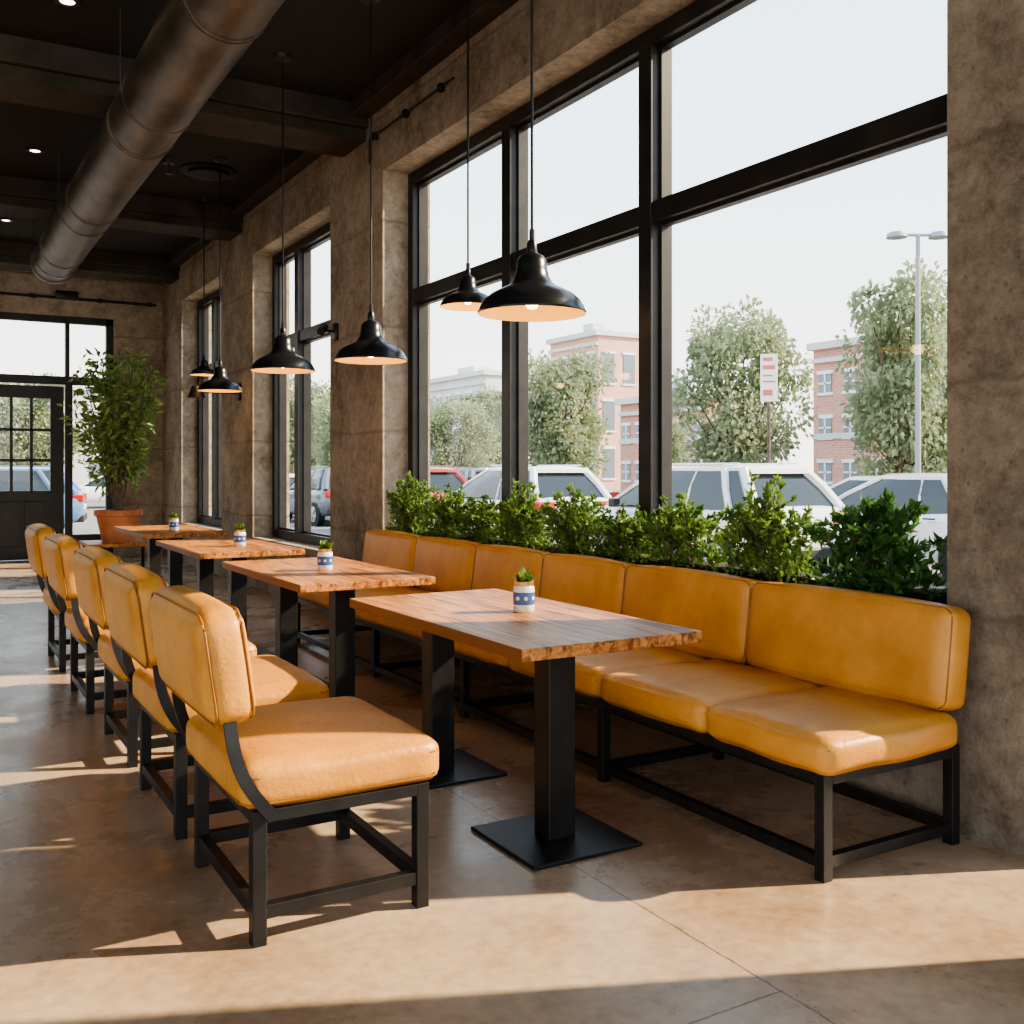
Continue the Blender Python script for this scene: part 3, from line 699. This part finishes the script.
for i, (x, y, s) in enumerate(((14, 42, .95), (13, 52, 1.1), (13.5, 34, .8), (12, 66, 1.2), (4, 48, 1), (-1, 44, 1.1), (-6, 46, 1.1), (20, 60, 1.1))):
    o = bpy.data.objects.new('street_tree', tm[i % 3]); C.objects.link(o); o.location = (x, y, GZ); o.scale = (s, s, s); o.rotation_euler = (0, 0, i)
M_brick = brick_mat('hazed_red_brick', (.52, .23, .17), (.60, .30, .23), (.60, .50, .44))  # brick colours paled to carry the distance haze
M_brick2 = brick_mat('far_hazed_red_brick', (.64, .34, .25), (.70, .41, .31), (.66, .55, .47))  # red brick too, its paleness is haze mixed into the colour
M_stucco = noisy('grey_stucco', (.56, .56, .56), (.66, .66, .65), scale=.5, rough=.9)
M_bwin = simple('building_window_glass', (.20, .24, .28), .15)
def building(x, y0, y1, h, mat, depth=6, rows=2, bays=5):
    e = empty('brick_building' if mat is not M_stucco else 'office_building', (x, (y0+y1)/2, GZ)); hw = (y1-y0)/2
    bm = bmesh.new(); box(bm, 0, depth, -hw, hw, 0, h); mkobj('walls', bm, mat, e)
    bm = bmesh.new(); box(bm, -.35, depth+.2, -hw-.2, hw+.2, h-.05, h+.35); box(bm, -.2, 0, -hw, hw, h-.8, h-.55); box(bm, -.12, 0, -hw, hw, 3.3, 3.6)
    box(bm, depth*.3, depth*.6, -hw*.3, hw*.1, h+.35, h+1.3)
    mkobj('cornice', bm, M_stucco, e)
    bm = bmesh.new(); fl = (h-.9)/rows; bw = 2*hw/bays
    for r in range(rows):
        z0 = r*fl+.9; z1 = r*fl+fl-.55
        for b in range(bays):
            cy = -hw+(b+.5)*bw; w = bw*.25
            box(bm, -.1, .02, cy-w-.12, cy+w+.12, z0-.15, z0, 0); box(bm, -.1, .02, cy-w-.12, cy+w+.12, z1, z1+.2, 0)
            box(bm, -.05, .02, cy-w, cy+w, z0, z1, 1); box(bm, -.09, 0, cy-.05, cy+.05, z0, z1, 0); box(bm, -.09, 0, cy-w, cy+w, (z0+z1)/2-.05, (z0+z1)/2+.05, 0)
        nb = max(2, int(depth/2.5))
        for b in range(nb):
            cx = (b+.5)*depth/nb; w2 = .55
            box(bm, cx-w2, cx+w2, -hw-.05, -hw+.02, z0, z1, 1)
            box(bm, cx-w2-.1, cx+w2+.1, -hw-.09, -hw+.02, z0-.15, z0, 0); box(bm, cx-w2-.1, cx+w2+.1, -hw-.09, -hw+.02, z1, z1+.2, 0)
    mkobj('windows', bm, [M_white, M_bwin], e)
building(44, 14, 41, 8.4, M_brick, rows=3, bays=15)
building(40, 45.5, 54, 5.9, M_brick, depth=4, rows=2, bays=6)
building(46, 65, 72, 12.2, M_brick2, depth=4, rows=3, bays=4)
building(42, 76, 92, 9.8, M_stucco, rows=3, bays=8)
building(62, 44, 56, 7.5, M_stucco, rows=2, bays=5)
building(64, 28, 42, 12.0, M_stucco, rows=3, bays=5)
building(30, 96, 120, 8, M_brick2, rows=2, bays=8)
building(-8, 60, 75, 6, M_stucco, depth=18, rows=2, bays=7)
X, Y = cam2w(918, 19)
bm = bmesh.new(); hh = 1.3+235*19/1010
cyl(bm, (X, Y, GZ), (X, Y, hh), .06, .04, seg=10); cyl(bm, (X-.5, Y+.29, hh), (X+.5, Y-.29, hh), .03, seg=8)
d = Vector((.86, -.5, 0))
for s in (-1, 1):
    c = Vector((X, Y, hh))+d*s*.4; cyl(bm, c+Vector((0, 0, -.05)), c+Vector((0, 0, .05)), .2, .14, seg=10)
cyl(bm, (X, Y, GZ), (X, Y, GZ+.5), .16, seg=10)
mkobj('street_lamp', bm, simple('lamp_post_grey', (.3, .32, .33), .5, .3), smooth=True)
X, Y = cam2w(769, 17)
e = empty('parking_sign', (X, Y, GZ), (0, 0, math.radians(-44)))
bm = bmesh.new(); cyl(bm, (0, 0, 0), (0, 0, 3.5), .03, seg=8); mkobj('post', bm, M_duct, e)
bm = bmesh.new(); box(bm, -.14, .14, -.045, -.03, 2.7, 3.5, 0, bev=.004)
for i, (a, b) in enumerate(((3.38, 3.44), (3.24, 3.31), (3.12, 3.15), (3.02, 3.05), (2.8, 2.9))): box(bm, -.10, .10 if i % 2 else .06, -.048, -.044, a, b, 1)
mkobj('panel', bm, [M_white, simple('sign_red', (.60, .16, .13), .5)], e)
# ------------------------------------------------------------------ lights, world, camera
sun = bpy.data.lights.new('sun', 'SUN'); sun.energy = 16; sun.angle = math.radians(.8); sun.color = (1, .80, .54)
so = bpy.data.objects.new('sun', sun); C.objects.link(so)
so.rotation_euler = Vector((-1, .43, -.66)).to_track_quat('-Z', 'Y').to_euler()
w = bpy.data.worlds.new('sky'); bpy.context.scene.world = w; w.use_nodes = True; nt = w.node_tree; N = nt.nodes; L = nt.links
bg = N['Background']; tc = N.new('ShaderNodeTexCoord'); sx = N.new('ShaderNodeSeparateXYZ'); cr = N.new('ShaderNodeValToRGB')
L.new(tc.outputs['Generated'], sx.inputs[0]); L.new(sx.outputs['Z'], cr.inputs[0])
cr.color_ramp.elements[0].position = 0; cr.color_ramp.elements[0].color = (1.0, .94, .85, 1)
cr.color_ramp.elements[1].position = .9; cr.color_ramp.elements[1].color = (.46, .58, .78, 1)
e_ = cr.color_ramp.elements.new(.35); e_.color = (.70, .85, .98, 1)
L.new(cr.outputs[0], bg.inputs[0]); bg.inputs[1].default_value = 3.3
cam = bpy.data.cameras.new('camera'); cam.sensor_width = 36; cam.lens = 35.5; cam.shift_y = -.041; cam.clip_end = 600
co = bpy.data.objects.new('camera', cam); C.objects.link(co); co.location = (0, 0, 1.3); co.rotation_euler = (math.radians(90), 0, math.radians(-30.4))
bpy.context.scene.camera = co
